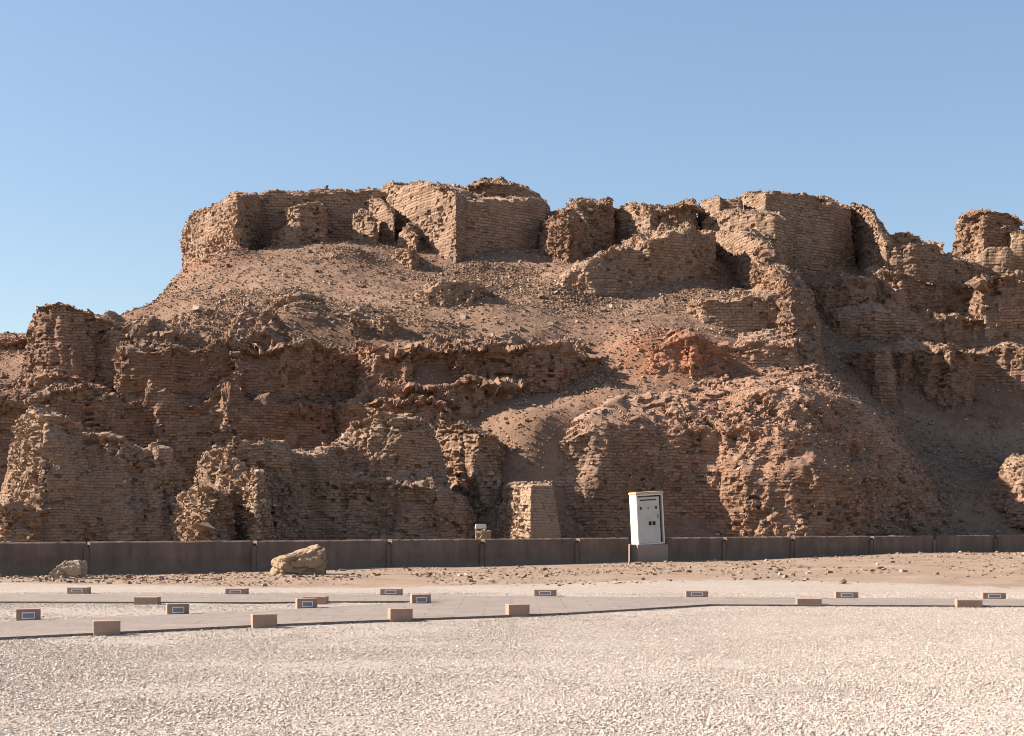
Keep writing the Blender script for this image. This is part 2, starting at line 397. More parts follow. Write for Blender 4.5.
def ruin(name, label, cat, solids, voxel=.065, lump=.22, rough=.10, crumble=.5, seed=0, ang=.83, group=None, course=.155, grey=0, top_cut=.25, soft=None, left_er=None, plain=0):
    wall_like = name != R
    if soft is None: soft = 2 if wall_like else 6
    if left_er is None: left_er = (.7 if name == 'mudbrick_pier' else 0) if wall_like else .3
    V, Fs = [], []
    for sv, sf in solids:
        o = len(V); V += sv; Fs += [[i+o for i in f] for f in sf]
    me = bpy.data.meshes.new('tmp'); me.from_pydata(V, [], Fs); me.update()
    import bmesh
    bm = bmesh.new(); bm.from_mesh(me); bmesh.ops.triangulate(bm, faces=bm.faces); bmesh.ops.recalc_face_normals(bm, faces=bm.faces); bm.to_mesh(me); bm.free()
    t = bpy.data.objects.new('tmp', me); C.objects.link(t)
    if soft:
        m = t.modifiers.new('a', 'REMESH'); m.mode = 'VOXEL'; m.voxel_size = .16; m.adaptivity = 0
        m = t.modifiers.new('s', 'SMOOTH'); m.factor = .5; m.iterations = soft
    m = t.modifiers.new('r', 'REMESH'); m.mode = 'VOXEL'; m.voxel_size = voxel; m.adaptivity = 0
    dg = bpy.context.evaluated_depsgraph_get(); dg.update()
    out = bpy.data.meshes.new_from_object(t.evaluated_get(dg), depsgraph=dg)
    bpy.data.objects.remove(t); bpy.data.meshes.remove(me)
    out.name = name; out.materials.clear(); out.materials.append(MAT_BRICK)
    nv = len(out.vertices); co = np.empty(nv*3, np.float32); out.vertices.foreach_get('co', co); co = co.reshape(-1, 3).astype(float)
    lump *= 1.25
    def normals():
        a = np.empty(nv*3, np.float32); out.vertices.foreach_set('co', co.astype(np.float32).ravel()); out.update()
        out.vertex_normals.foreach_get('vector', a); return a.reshape(-1, 3).astype(float)
    n = normals()
    sd = np.array([seed*7.1, seed*3.3, seed*1.7])
    # tops worn uneven, in brick-height steps
    up = sstep(.5, .9, n[:, 2])
    wear = fbm(co*[1, 1, .2]+sd, 1.3, 4, 50+seed)
    co[:, 2] += up*(np.round(wear*top_cut*1.8/.12)*.12-.03)
    # lumps, hollows and runnels
    q = co*[1, 1, .55]+sd
    co += n*(lump*fbm(q, 2.4, 3, 60+seed)+lump*.5*fbm(co*[1, 1, .25]+sd, .9, 3, 64+seed))[:, None]
    n = normals()
    steep = sstep(.75, .35, n[:, 2])
    left = sstep(.25, .8, -n[:, 0])
    er = np.clip(crumble+(1.9 if wall_like else 1.3)*fbm(co+sd, 2.2, 3, 70+seed)+left_er*left-.1, 0, 1)
    # brick by brick: each brick stands or is set back a little
    wob = .06*fbm(co, 1.7, 2, 75)
    course = float(np.clip(.0020*np.median(co[:, 1]), .095, .17))
    kk = np.floor((co[:, 2]+wob)/course); bl = course*2.5; u0 = co[:, 0]+ang*co[:, 1]; bv = (co[:, 2]+wob)/course+40; bu = u0/course+400; u = u0+400*course-(np.mod(kk+40, 2) < .5)*.5*bl; jj = np.floor(u/bl); ww = np.floor((co[:, 1]-ang*co[:, 0])/bl)
    h = hash2(kk, jj*31+ww, 5+seed); h2 = hash2(kk, jj*17+ww*3, 9+seed)
    inset = (h*(.030+.12*er)+(h2 > .92)*(.05+.13*er))*steep
    fv = (co[:, 2]+wob)/course-kk; groove = np.maximum(sstep(.82, 1, fv), sstep(.18, 0, fv))
    inset += groove*.020*steep*(1-.5*er)
    # bedding: whole courses eroded back
    band = fbm(np.c_[co[:, 0]*.12, co[:, 1]*.12, co[:, 2]*2.4], 1.0, 3, 80+seed)
    inset += .045*sstep(.1, .5, band)*steep
    co -= n*inset[:, None]
    rdg = 1-np.abs(fbm(co*[1, 1, .5]+sd, 1.1, 3, 110+seed, .6))*3.2
    co -= n*(steep*(.05+.26*er*(0.35 if wall_like else 1))*np.clip(rdg, 0, 1))[:, None]
    co += n*(rough*(.12+.78*er)*(.45*fbm(co, .45, 3, 90+seed, .75)+.55*fbm(co, .17, 1, 95+seed)))[:, None]
    nn = normals()
    attr(out, 'worn', np.maximum(er, plain)); attr(out, 'brick_u', bu); attr(out, 'brick_v', bv); attr(out, 'red', red_mask(co)); attr(out, 'grey', np.clip(grey+grey_mask(co)+(.45 if wall_like else 0), 0, 1))
    out.polygons.foreach_set('use_smooth', [False]*len(out.polygons))
    o = bpy.data.objects.new(name, out); C.objects.link(o); tag(o, label, cat, group)
    chip_src.append((co, nn, name, er))
    return o

W = 'mudbrick_wall'; R = 'mudbrick_ruin'
FG, MG, TG = None, None, None
# --- foreground row just behind the low wall
ruin(R, 'grey-brown mudbrick ruin with tall sunlit left end, behind the low wall at far left', 'ruin',
     [prism([(12,432,49.7),(22,420,47.8),(44,418,46.0),(70,422,46.6),(90,442,48.0),(92,452,50),(40,424,51)], -.3, .22),
      prism([(84,440,48.2),(100,434,47.4),(120,438,47.2),(134,452,48),(140,457,51),(84,450,51)], -.3, .26),
      prism([(132,466,48.6),(148,455,47.8),(166,458,47.6),(186,472,48),(198,494,48.6),(194,500,51),(136,468,52)], -.3, .32),
      prism([(-20,508,45.5),(8,500,45),(24,512,45.4),(16,508,47),(-20,505,47)], -.3, .2)], .055, .40, .15, .75, 1, grey=.15, soft=16, plain=.6)
ruin(R, 'small rounded mudbrick stump catching the sun, second lump from the left behind the low wall', 'ruin',
     [prism([(176,506,46.6),(188,491,45),(204,486,43.8),(220,492,44.2),(229,506,45.2),(222,494,47.2),(188,491,47.4)], -.3, .20)], .05, .22, .14, .9, 2, grey=.2, plain=.7, soft=10)
ruin(R, 'pale leaning mudbrick stump with sunlit face and square top, right of the small rounded stump', 'ruin',
     [prism([(206,496,49),(226,486,47.2),(257,477,44.8),(268,482,45.4),(272,486,47.6),(220,490,50)], -.3, .10)], .05, .15, .12, .7, 3, grey=.3, plain=.8)
ruin(R, 'wide shaded mudbrick ruin with two humps, in the middle behind the low wall', 'ruin',
     [prism([(198,474,51),(208,458,49.4),(230,441,47.2),(262,443,48.0),(290,452,48.4),(300,462,49),(300,462,51.5),(215,455,52.5)], -.3, .2),
      prism([(280,464,50),(318,461,49.8),(350,455,50.4),(350,455,53),(280,462,53)], -.3, .13),
      prism([(326,455,52.4),(346,430,51.6),(372,417,51),(405,417,51),(430,424,51.4),(440,436,52.4),(436,430,54),(345,430,54.4)], -.3, .27),
      prism([(330,486,50.2),(400,482,50),(436,482,50.2),(462,500,50.8),(478,526,51.6),(466,504,53),(330,484,53)], -.3, .10)], .055, .42, .15, .7, 4, grey=.05, soft=16, plain=.5)
ruin(R, 'crumbling sunlit brick shoulder between the two-humped ruin and the smooth-faced pier', 'ruin',
     [prism([(436,432,55.6),(455,428,54.6),(480,430,53.9),(500,440,54.3),(510,450,55.6),(506,432,58),(438,424,58)], .2, .10),
      prism([(466,482,53.4),(484,468,52.7),(498,474,53.0),(506,486,53.8),(500,474,56),(468,472,56)], -.3, .12)], .055, .25, .13, .7, 5)
ruin('mudbrick_pier', 'square-cut mudbrick pier with rough sunlit left side and smooth shaded right face', 'pier',
     [prism([(500,490,51.8),(514,487,50.2),(531,486,48.6),(555,487,49.8),(551,486,52),(512,486,53.5)], -.3, .16)], .05, .06, .05, .2, 6, top_cut=.1, grey=.1, plain=.8)
# --- great right-hand spur
ruin(R, 'huge crumbling brick bastion with a rust brown flank, rising behind the white cabinet', 'ruin',
     [loft([[(x, y, z) for x, y, z in [(*((px-512)/F*Y, Y), -.3) for px, Y in ring]] for ring in
            [[(512,54.6),(580,53.6),(640,54.2),(700,54.4),(740,53.2),(800,53),(868,53.6),(926,55.4),(968,58.5),(972,68),(548,68)]]]
           + [[P(*c) for c in [(516,484,54.9),(585,480,54.2),(640,478,54.8),(705,478,55.1),(745,482,54.0),(798,480,53.8),(858,480,54.8),(910,482,57),(936,486,59.6),(936,486,68),(548,480,68)]]]
           + [[P(*c) for c in [(534,450,55.7),(590,430,55),(645,430,55.5),(712,432,56),(750,432,55.4),(798,432,55.4),(850,428,57),(880,424,58.8),(890,424,61),(890,424,68),(560,440,68)]]]
           + [[P(*c) for c in [(600,408,58.5),(612,402,57),(655,401,57),(715,402,57.5),(752,396,57.2),(795,392,57.4),(826,390,58.4),(838,388,60),(842,388,62),(836,384,67),(600,400,64)]]]
           + [[P(*c) for c in [(640,400,60),(650,396,59),(680,388,59),(720,380,59.5),(755,374,59.8),(790,368,60),(812,366,60.6),(820,366,62),(824,368,63),(815,360,67),(660,380,64)]]])],
     .06, .34, .15, .72, 7, soft=14)
ruin(R, 'rounded lump of orange-red burnt brick on the slope above the brick bastion', 'ruin',
     [prism([(636,362,62),(655,345,61.2),(690,338,61),(722,352,61.4),(735,364,62.4),(700,340,65),(640,350,65)], 6.5, .45)], .065, .3, .15, .9, 8)
ruin(R, 'ragged brick pillar with a jagged sunlit edge, standing over the brick bastion', 'ruin',
     [loft([[P(*c) for c in [(790,385,62.6),(812,384,62.2),(826,384,63.5),(820,384,70),(760,384,70)]],
            [P(*c) for c in [(785,340,64.4),(800,338,63.8),(820,338,65),(815,338,72),(760,340,72)]],
            [P(*c) for c in [(772,300,67),(790,295,66),(814,300,67.6),(806,300,74),(750,305,74)]],
            [P(*c) for c in [(752,266,70),(768,256,69),(790,272,70),(785,268,75.5),(745,262,75.5)]],
            [P(*c) for c in [(752,246,71.5),(765,240,71),(776,248,72),(772,246,75.5),(750,244,75.5)]]])],
     .07, .38, .2, 1.0, 9)
ruin(W, 'sunk brick wall in deep shade below the upper towers, left of the ragged pillar', 'wall',
     [prism([(686,306,67.6),(700,304,66.4),(745,304,66.4),(788,300,66.2),(790,290,71),(690,302,71)], 8.5, .06),
      prism([(715,352,63),(750,346,62.6),(795,346,62.6),(795,330,67),(720,340,67)], 6.5, .25)], .07, .15, .1, .5, 10)
# --- middle cliffs
ruin(R, 'long shaded mudbrick cliff with an orange band, left side of the mound', 'ruin',
     [prism([(-120,398,54),(-20,398,54.4),(40,394,55),(85,396,56),(118,404,56.8),(128,404,63),(-120,380,63)], .2, .07),
      prism([(112,362,57.6),(150,350,57.4),(205,350,57.8),(250,352,58),(280,345,58.2),(312,338,58.8),(336,352,59.6),(352,356,60.2),(372,352,60.6),(372,345,66),(200,330,65),(118,342,66)], .6, .08),
      prism([(118,410,56.9),(160,404,56.7),(230,408,57.2),(300,404,57.6),(345,412,58.6),(345,400,62),(118,400,62)], .4, .05),
      prism([(60,352,59.5),(110,336,59.5),(160,333,60),(200,338,60.4),(245,343,60.6),(245,335,65),(60,340,66)], 5, .12)],
     .065, .6, .15, .6, 11, top_cut=.6)
ruin(R, 'rounded brick knoll with coursed shaded face, highest point on the left shoulder', 'ruin',
     [prism([(26,340,60.4),(34,312,59.6),(48,305,59),(74,307,59),(100,318,60),(134,334,61.4),(130,332,66),(60,308,64),(34,318,64)], 6, .16)], .06, .28, .11, .6, 12)
ruin(R, 'low reddish broken cliff cut by the left edge, behind the rounded knoll', 'ruin',
     [prism([(-160,352,68),(-20,348,68),(10,344,68),(34,338,69),(40,336,75),(-160,345,76)], 5, .12)], .08, .4, .2, .9, 13)
ruin(R, 'sunlit rubble shelf of broken brick below the rounded knoll', 'ruin',
     [prism([(20,385,57.2),(40,377,56.8),(64,372,57),(88,384,57.2),(110,396,57.6),(105,385,61),(25,372,61)], 4, .4)], .06, .3, .2, 1, 14)
ruin(R, 'upper tier of broken brick ledges across the middle of the mound', 'ruin',
     [prism([(346,352,60.4),(362,347,59.2),(400,348,58.6),(430,350,59.2),(455,346,58.6),(500,346,59.2),(560,346,59.8),(592,354,61),(622,372,62.8),(600,345,67),(350,338,66)], 3.2, .05),
      prism([(395,364,59.4),(405,358,58.0),(416,364,58.8),(412,358,61)], 3.2, .05)], .065, .42, .17, .9, 15, top_cut=.5)
ruin(R, 'lower tier of broken brick ledges, between the shaded cliff and the scree gully', 'ruin',
     [prism([(392,386,58.2),(410,382,57.4),(432,385,57.6),(480,381,57.0),(530,384,58.2),(568,386,60.0),(588,384,62),(570,376,63),(396,378,63)], 2.4, .10),
      prism([(340,412,58),(380,398,57.0),(430,402,56.6),(452,412,56.8),(452,396,61),(340,396,61)], 1.0, .08)], .065, .42, .16, .9, 16, top_cut=.5)
# --- small stubs out on the slope
ruin('brick_stub', 'small round stub of brick on the scree, left of its reddish neighbour', 'ruin',
     [prism([(342,328,62.6),(350,317,62),(364,318,62),(370,330,62.6),(368,320,64.5),(346,320,64.5)], 7.6, .12)], .055, .12, .12, .9, 17)
ruin('brick_stub', 'small brick stub on a reddish foot, right one of the pair on the scree', 'ruin',
     [prism([(372,324,62.6),(384,318,62),(396,322,62.3),(402,332,63),(396,322,64.5),(376,320,64.5)], 7.6, .14)], .055, .12, .12, .9, 18)
ruin('brick_stub', 'low shaded brick scarp with rubble crest on the upper left slope', 'ruin',
     [prism([(262,318,64.6),(276,303,64),(300,298,64.2),(322,300,65),(318,297,67.5),(280,298,67.5)], 9, .25)], .06, .25, .2, 1, 19)
ruin('brick_stub', 'hummock of tumbled bricks in the centre of the scree slope', 'ruin',
     [prism([(410,300,66.4),(430,291,65.8),(470,289,65.8),(498,296,66.4),(502,306,67),(480,290,69),(425,290,69)], 9.5, .35)], .06, .3, .24, 1.2, 20)
ruin('brick_stub', 'smooth-faced fallen brick block below the central tower', 'ruin',
     [prism([(388,262,76.4),(393,254,75.8),(411,251,74.6),(420,256,75.4),(412,252,77.6),(396,252,78)], 13, .06)], .06, .06, .06, .2, 21)
# --- crown of walls along the top
ruin(W, 'broken mudbrick corner tower at the left end of the hilltop, with two sunlit faces', 'wall',
     [prism([(182,236,84),(190,224,82.8),(204,212,80.8),(222,205,78.6),(238,200,76.8),(246,198,79),(262,197,82),(284,198,84),(232,200,86),(200,216,87),(186,236,87)], 13.5, .03)], .08, .38, .16, .75, 22)
ruin(W, 'long shaded back wall with stepped level top, between corner tower and central tower', 'wall',
     [prism([(258,197,82.5),(300,196,82.8),(345,194,83.4),(392,192,84),(392,192,87),(258,196,86)], 15, .02)], .08, .12, .08, .35, 23, top_cut=.3)
ruin(W, 'stout brick buttress with ragged sunlit left edge, in front of the long back wall', 'wall',
     [prism([(285,212,79.6),(291,206,78.6),(300,204,78),(321,206,78.6),(327,210,80.5),(322,206,83.5),(290,206,83.5)], 14.8, .08),
      prism([(270,238,79),(285,226,78),(294,230,77.8),(292,226,81),(274,232,81)], 14, .3)], .075, .16, .12, .7, 24)
ruin(W, 'thin curved fin of sunlit brickwork, nearer of two fins beside the central tower', 'wall',
     [prism([(352,218,80.6),(362,213,79.6),(374,217,79),(379,224,79.4),(377,222,81),(362,214,82)], 15, .05)], .07, .12, .1, .6, 25)
ruin(W, 'thin leaning fin of brickwork, farther of two fins beside the central tower', 'wall',
     [prism([(366,204,83.6),(375,200,82.4),(386,206,81),(394,214,80),(395,212,82),(382,200,84.5)], 15.5, .05)], .07, .12, .1, .6, 26)
ruin(W, 'broad central brick tower with a big sunlit face and a ragged right corner', 'wall',
     [prism([(378,192,85),(385,187,84),(420,185,80.2),(446,187,77.6),(456,194,76.6),(466,204,77.4),(474,200,82),(462,188,86),(420,183,88)], 14, .05),
      prism([(396,238,80.2),(406,228,79),(418,236,78),(412,228,81.5)], 14, .1)], .075, .16, .10, .4, 27)
ruin(W, 'shaded brick wall running back from the ragged corner of the central tower', 'wall',
     [prism([(460,206,77.4),(500,206,79),(536,202,80.4),(548,208,81),(548,204,84),(462,198,82)], 14.4, .03)], .08, .14, .1, .4, 28)
ruin(R, 'dark rounded brick dome on the skyline just right of the central tower', 'ruin',
     [prism([(458,192,87),(468,184,85.5),(482,181,85),(512,187,85.4),(538,199,86),(552,208,87),(535,195,91),(480,182,91)], 16, .06)], .08, .2, .1, .5, 29)
ruin(R, 'squat crumbling brick block with dark hollows, below and right of the dome', 'ruin',
     [prism([(540,226,79.8),(550,216,78),(568,212,76.4),(582,216,77.4),(590,226,79.4),(585,214,83),(548,214,83)], 14.5, .14),
      prism([(566,210,81.6),(580,206,81),(600,205,81.4),(613,209,82.4),(610,206,86),(570,206,86)], 15, .08)], .075, .28, .2, .9, 30)
ruin(W, 'pale low brick wall on the skyline, left of the dark rubble knob', 'wall',
     [prism([(602,216,84.6),(626,208,82.4),(650,206,79.4),(664,214,80.8),(660,207,85),(618,210,87)], 15, .06)], .08, .2, .12, .6, 31)
ruin(R, 'dark knob of rubble brick on the skyline above the long broken wall', 'ruin',
     [prism([(655,215,80.4),(670,206,79.6),(690,201,79.6),(700,207,80.4),(696,203,83.5),(665,208,83.5)], 15, .1)], .075, .28, .18, .9, 32)
ruin(W, 'pale brick pier split by a dark cleft, on the skyline left of the tall tower', 'wall',
     [prism([(697,210,83.6),(706,200,81.6),(720,198,79.6),(725,206,80.4),(722,200,84.5),(703,200,84.5)], 15, .05),
      prism([(725,206,81),(729,200,80),(741,202,79.8),(742,204,83),(730,200,83)], 15, .05)], .075, .14, .1, .5, 33)
ruin(W, 'long broken wall with shaded coursed face and crumbled left end, in front of the hilltop', 'wall',
     [prism([(540,294,72.6),(562,282,70.8),(588,266,70.2),(612,257,70.6),(640,251,71.6),(636,244,77),(590,256,77),(552,278,76)], 9.8, .20),
      prism([(634,252,71.8),(652,240,71.2),(690,236,72.4),(714,240,73.6),(718,240,78),(700,234,80),(652,232,79)], 9.8, .05)], .07, .42, .2, .85, 34, top_cut=.4)
ruin(W, 'sunlit stepped brick wall in front of the right-hand tower', 'wall',
     [prism([(708,238,79.4),(722,233,77.4),(744,233,73.8),(762,240,71.6),(774,252,72),(770,240,77),(730,230,81)], 12, .03)], .07, .14, .1, .5, 35)
ruin(W, 'tall square tower with a narrow sunlit left face and sloping sunlit edge, right of centre', 'wall',
     [prism([(737,199,84),(743,196,82.6),(765,195,79),(800,197,81),(818,198,83),(790,195,87),(745,196,87)], 13.5, .02),
      prism([(700,226,80.6),(732,212,78.2),(756,212,76.8),(776,214,76.2),(786,222,77),(780,212,80),(720,214,82)], 12.5, .05)], .08, .14, .09, .35, 36)
ruin(W, 'high curtain wall in shade with a worn sunlit crest, right of the tall square tower', 'wall',
     [prism([(786,208,80.6),(800,203,80.6),(832,208,82),(852,210,84),(850,206,87),(800,200,86)], 13.5, .02),
      prism([(800,202,83),(820,197,83),(838,202,84),(845,210,85),(836,200,88),(805,198,88)], 15, .1)], .08, .16, .1, .4, 37)
ruin(W, 'stepped wall falling to the right with a sunlit left face, beyond the curtain wall', 'wall',
     [prism([(846,210,87),(852,204,86),(866,208,83.6),(874,222,81.2),(886,244,79),(897,252,80),(893,240,84),(872,208,88)], 13.5, .03),
      prism([(884,238,84),(900,232,83.6),(918,238,83.8),(925,246,85),(915,236,88),(888,236,88)], 14, .05)], .08, .2, .12, .5, 38)
ruin(W, 'crumbled brick crest in sun above the shaded right-hand cliff', 'wall',
     [prism([(880,262,80.4),(893,250,79),(915,244,78.6),(938,246,79),(946,256,80),(940,246,84),(890,250,84)], 13, .1),
      prism([(935,264,79.6),(960,262,79.8),(990,270,80.6),(990,262,84),(940,260,84)], 13, .05)], .075, .28, .18, .8, 39)
ruin(R, 'isolated round-topped brick stack on the skyline at far right', 'ruin',
     [prism([(953,232,85.4),(960,218,84),(982,211,82.6),(1008,212,83),(1026,224,84.6),(1016,214,88),(964,216,88)], 14.5, .04),
      prism([(972,236,82.4),(984,224,81.6),(1012,226,82),(1020,236,84),(1010,224,86),(975,228,86)], 15, .1)], .08, .25, .16, .7, 40)
ruin(W, 'sunlit wall end with a triangular shaded gable, cut by the right edge', 'wall',
     [prism([(975,262,81.4),(990,250,81),(1008,248,80.6),(1014,260,81),(1012,246,84),(980,256,84)], 14, .05),
      prism([(990,240,85.6),(1012,234,81.4),(1060,234,80),(1140,240,82),(1140,240,90),(1000,234,90)], 14, .05)], .08, .2, .12, .5, 41)
# --- shaded cliffs of the right bay
ruin(R, 'dark banded upper cliff in full shade below the hilltop at right', 'ruin',
     [prism([(800,292,79.0),(826,286,77.6),(868,288,77.2),(872,284,78.6),(800,278,88.0)], 8, .07), prism([(866,280,78.6),(900,276,77.6),(938,284,78.4),(944,290,79.6),(944,274,88.0),(866,278,88.0)], 8, .10),
      prism([(936,292,79.2),(958,288,79.0),(978,276,76.8),(1030,280,77.2),(1060,288,79.0),(1160,280,79.0),(1160,270,88.0),(936,278,88.0)], 8, .08),
      prism([(830,318,76.6),(880,314,76.0),(930,318,76.4),(1010,322,76.8),(1100,322,77.0),(1100,310,84.0),(830,310,84.0)], 8, .10)], .08, .7, .18, .8, 42)
ruin(R, 'dark shaded buttress with vertical gullies, lower tier of the right-hand bay', 'ruin',
     [prism([(832,362,73.4),(862,356,72.4),(886,352,71.6),(896,352,73.6),(904,356,72.2),(916,356,73.8),(928,352,72.0),(950,348,71.6),(972,350,72.2),(985,352,74.0),(1010,352,73.4),(1040,350,73.0),(1110,350,73.0),(1110,344,80.0),(832,346,80.0)], 3.4, .12)], .08, .6, .16, .7, 43)
ruin(R, 'low sunlit mound of brick debris at the right edge above the low wall', 'ruin',
     [prism([(1004,470,62.8),(1020,460,62),(1040,456,61.4),(1090,458,61),(1090,452,66),(1012,458,66)], 1, .6)], .07, .25, .16, .9, 45)

# ------------------------------------------------------------------ loose rubble, far too many pieces to count
def chip_mesh(name, pts, nrm, size, mat, flat=(.55, 1), sink=.08, red=None):
    n = len(pts)
    base = np.array([[x, y, z] for z in (-1, 1) for y in (-1, 1) for x in (-1, 1)], float)*.5
    lo, hi = (.8, 1.35) if red is not None else (.85, 1.12)
    sc = np.stack([size*rng.uniform(lo, hi, n), size*rng.uniform(lo-.2, 1, n), size*rng.uniform(*flat, n)*.7], 1)
    v = base[None]*sc[:, None, :]*rng.uniform(.62, 1.15, (n, 8, 1))
    a = rng.uniform(0, 6.283, n); b = rng.normal(0, .28, n); c = rng.normal(0, .28, n)
    ca, sa, cb, sb, c2, s2 = np.cos(a), np.sin(a), np.cos(b), np.sin(b), np.cos(c), np.sin(c)
    x, y, z = v[..., 0], v[..., 1], v[..., 2]
    y, z = y*cb[:, None]-z*sb[:, None], y*sb[:, None]+z*cb[:, None]
    x, z = x*c2[:, None]-z*s2[:, None], x*s2[:, None]+z*c2[:, None]
    x, y = x*ca[:, None]-y*sa[:, None], x*sa[:, None]+y*ca[:, None]
    v = np.stack([x, y, z], -1)+(pts+nrm*(size*sink)[:, None])[:, None, :]
    f = np.array([[0, 2, 3, 1], [4, 5, 7, 6], [0, 1, 5, 4], [2, 6, 7, 3], [0, 4, 6, 2], [1, 3, 7, 5]])
    Fc = (f[None]+8*np.arange(n)[:, None, None]).reshape(-1, 4)
    o = mesh_np(name, v.reshape(-1, 3), Fc, mat)
    if red is not None: attr(o.data, 'red', np.repeat(red, 8))
    return o
PP, NN, SS = [], [], []
for V_, n_, nm, er_ in chip_src:
    seen = V_[:, 1] < 88
    if nm == 'hill':
        p = V_; dens = .28+2.5*np.clip(fbm(p, 3.2, 4, 100)-.02, 0, 1)+1.6*np.clip(heaps(p[:, :2])/.5, 0, 1)
        infr = (np.abs(V_[:, 0]/V_[:, 1]*F) < 560)
        dens = dens*seen*infr; cnt = 105000; smax = .42
    else:
        edge = sstep(.15, .7, n_[:, 2])
        dens = (edge*.35+.9*sstep(.55, 1, er_))*seen*(np.abs(V_[:, 0]/V_[:, 1]*F) < 560)*(n_[:, 1] < .3); cnt = int(min(17000, dens.sum()*.13)); smax = .24
    if dens.sum() <= 0 or cnt < 5: continue
    pr = dens/dens.sum(); ids = rng.choice(len(V_), cnt, p=pr)
    s = .047/np.power(rng.uniform(.0008, 1, cnt), .27); s = np.clip(s*rng.uniform(.8, 1.4, cnt), .04, smax)
    if nm != 'hill': s = np.minimum(s*1.15, .0032*V_[ids, 1])
    PP.append(V_[ids]+rng.normal(0, .03, (cnt, 3))); NN.append(n_[ids]); SS.append(s)
PP, NN, SS = map(np.concatenate, (PP, NN, SS))
tag(chip_mesh('rubble', PP, NN, SS, MAT_CHIPS, red=red_mask(PP)), 'broken mudbrick and stone strewn over the slopes and wall tops', 'rubble', kind='stuff')
# dirt strip stones in front of the wall
cnt = 5200
px_ = rng.uniform(-60, 1090, cnt); t_ = rng.uniform(0, 1, cnt)**1.3; Yw = wallY(px_)-.3
Ys = Yw-t_*(Yw-33.2-.5*np.sin(px_*.02)); xs_ = (px_-512)/F*Ys
zs_ = np.array([ground_z(a, b) for a, b in zip(xs_, Ys)])
clump = vnoise(np.c_[xs_, Ys, 0*xs_]/1.6, 7) > -.25
pts = np.c_[xs_, Ys, zs_][clump]; s = .03/np.sqrt(rng.uniform(.03, 1, len(pts)))
tag(chip_mesh('stones', pts, np.tile([0, 0, 1.0], (len(pts), 1)), np.clip(s, .03, .16), MAT_CHIPS, red=np.zeros(len(pts))),
    'small brown stones scattered on the dirt in front of the low wall', 'stones', kind='stuff')
# pale gravel
cnt = 500000
py_ = HOR+np.exp(rng.uniform(math.log(62), math.log(235), cnt)); px_ = rng.uniform(-230, 1250, cnt)
Ys = EYE*F/(py_-HOR); xs_ = (px_-512)/F*Ys
def in_poly(x, y, poly):
    r = np.zeros(len(x), bool); n = len(poly)
    for i in range(n):
        (x1, y1), (x2, y2) = poly[i], poly[(i+1) % n]
        c = ((y1 > y) != (y2 > y)); xi = (x2-x1)*(y-y1)/((y2-y1) or 1e-9)+x1; r ^= c & (x < xi)
    return r
bad = np.zeros(cnt, bool)
for nm in ('straight_path', 'diagonal_path'):
    vs = bpy.data.objects[nm].data.vertices; n2 = len(vs)//2
    bad |= in_poly(xs_, Ys, [(v.co.x, v.co.y) for v in vs[:n2]])
bad |= (Ys > 33.4) & (rng.random(cnt) < .5)
bad &= rng.random(cnt) > .012
bad |= (fbm(np.c_[xs_, Ys, 0*xs_], 2.2, 4, 140) > .22) & (rng.random(cnt) < .7)     # trodden, dustier patches
ok = ~bad; pts = np.c_[xs_, Ys, -.018+0*xs_][ok]
s = np.clip((.0090)/np.sqrt(rng.uniform(.10, 1, len(pts))), .0095, .030)
tag(chip_mesh('gravel', pts, np.tile([0, 0, 1.0], (len(pts), 1)), s, MAT_GSTONE, flat=(.8, 1.2)), 'pale pinkish gravel covering the open ground', 'gravel', kind='stuff')

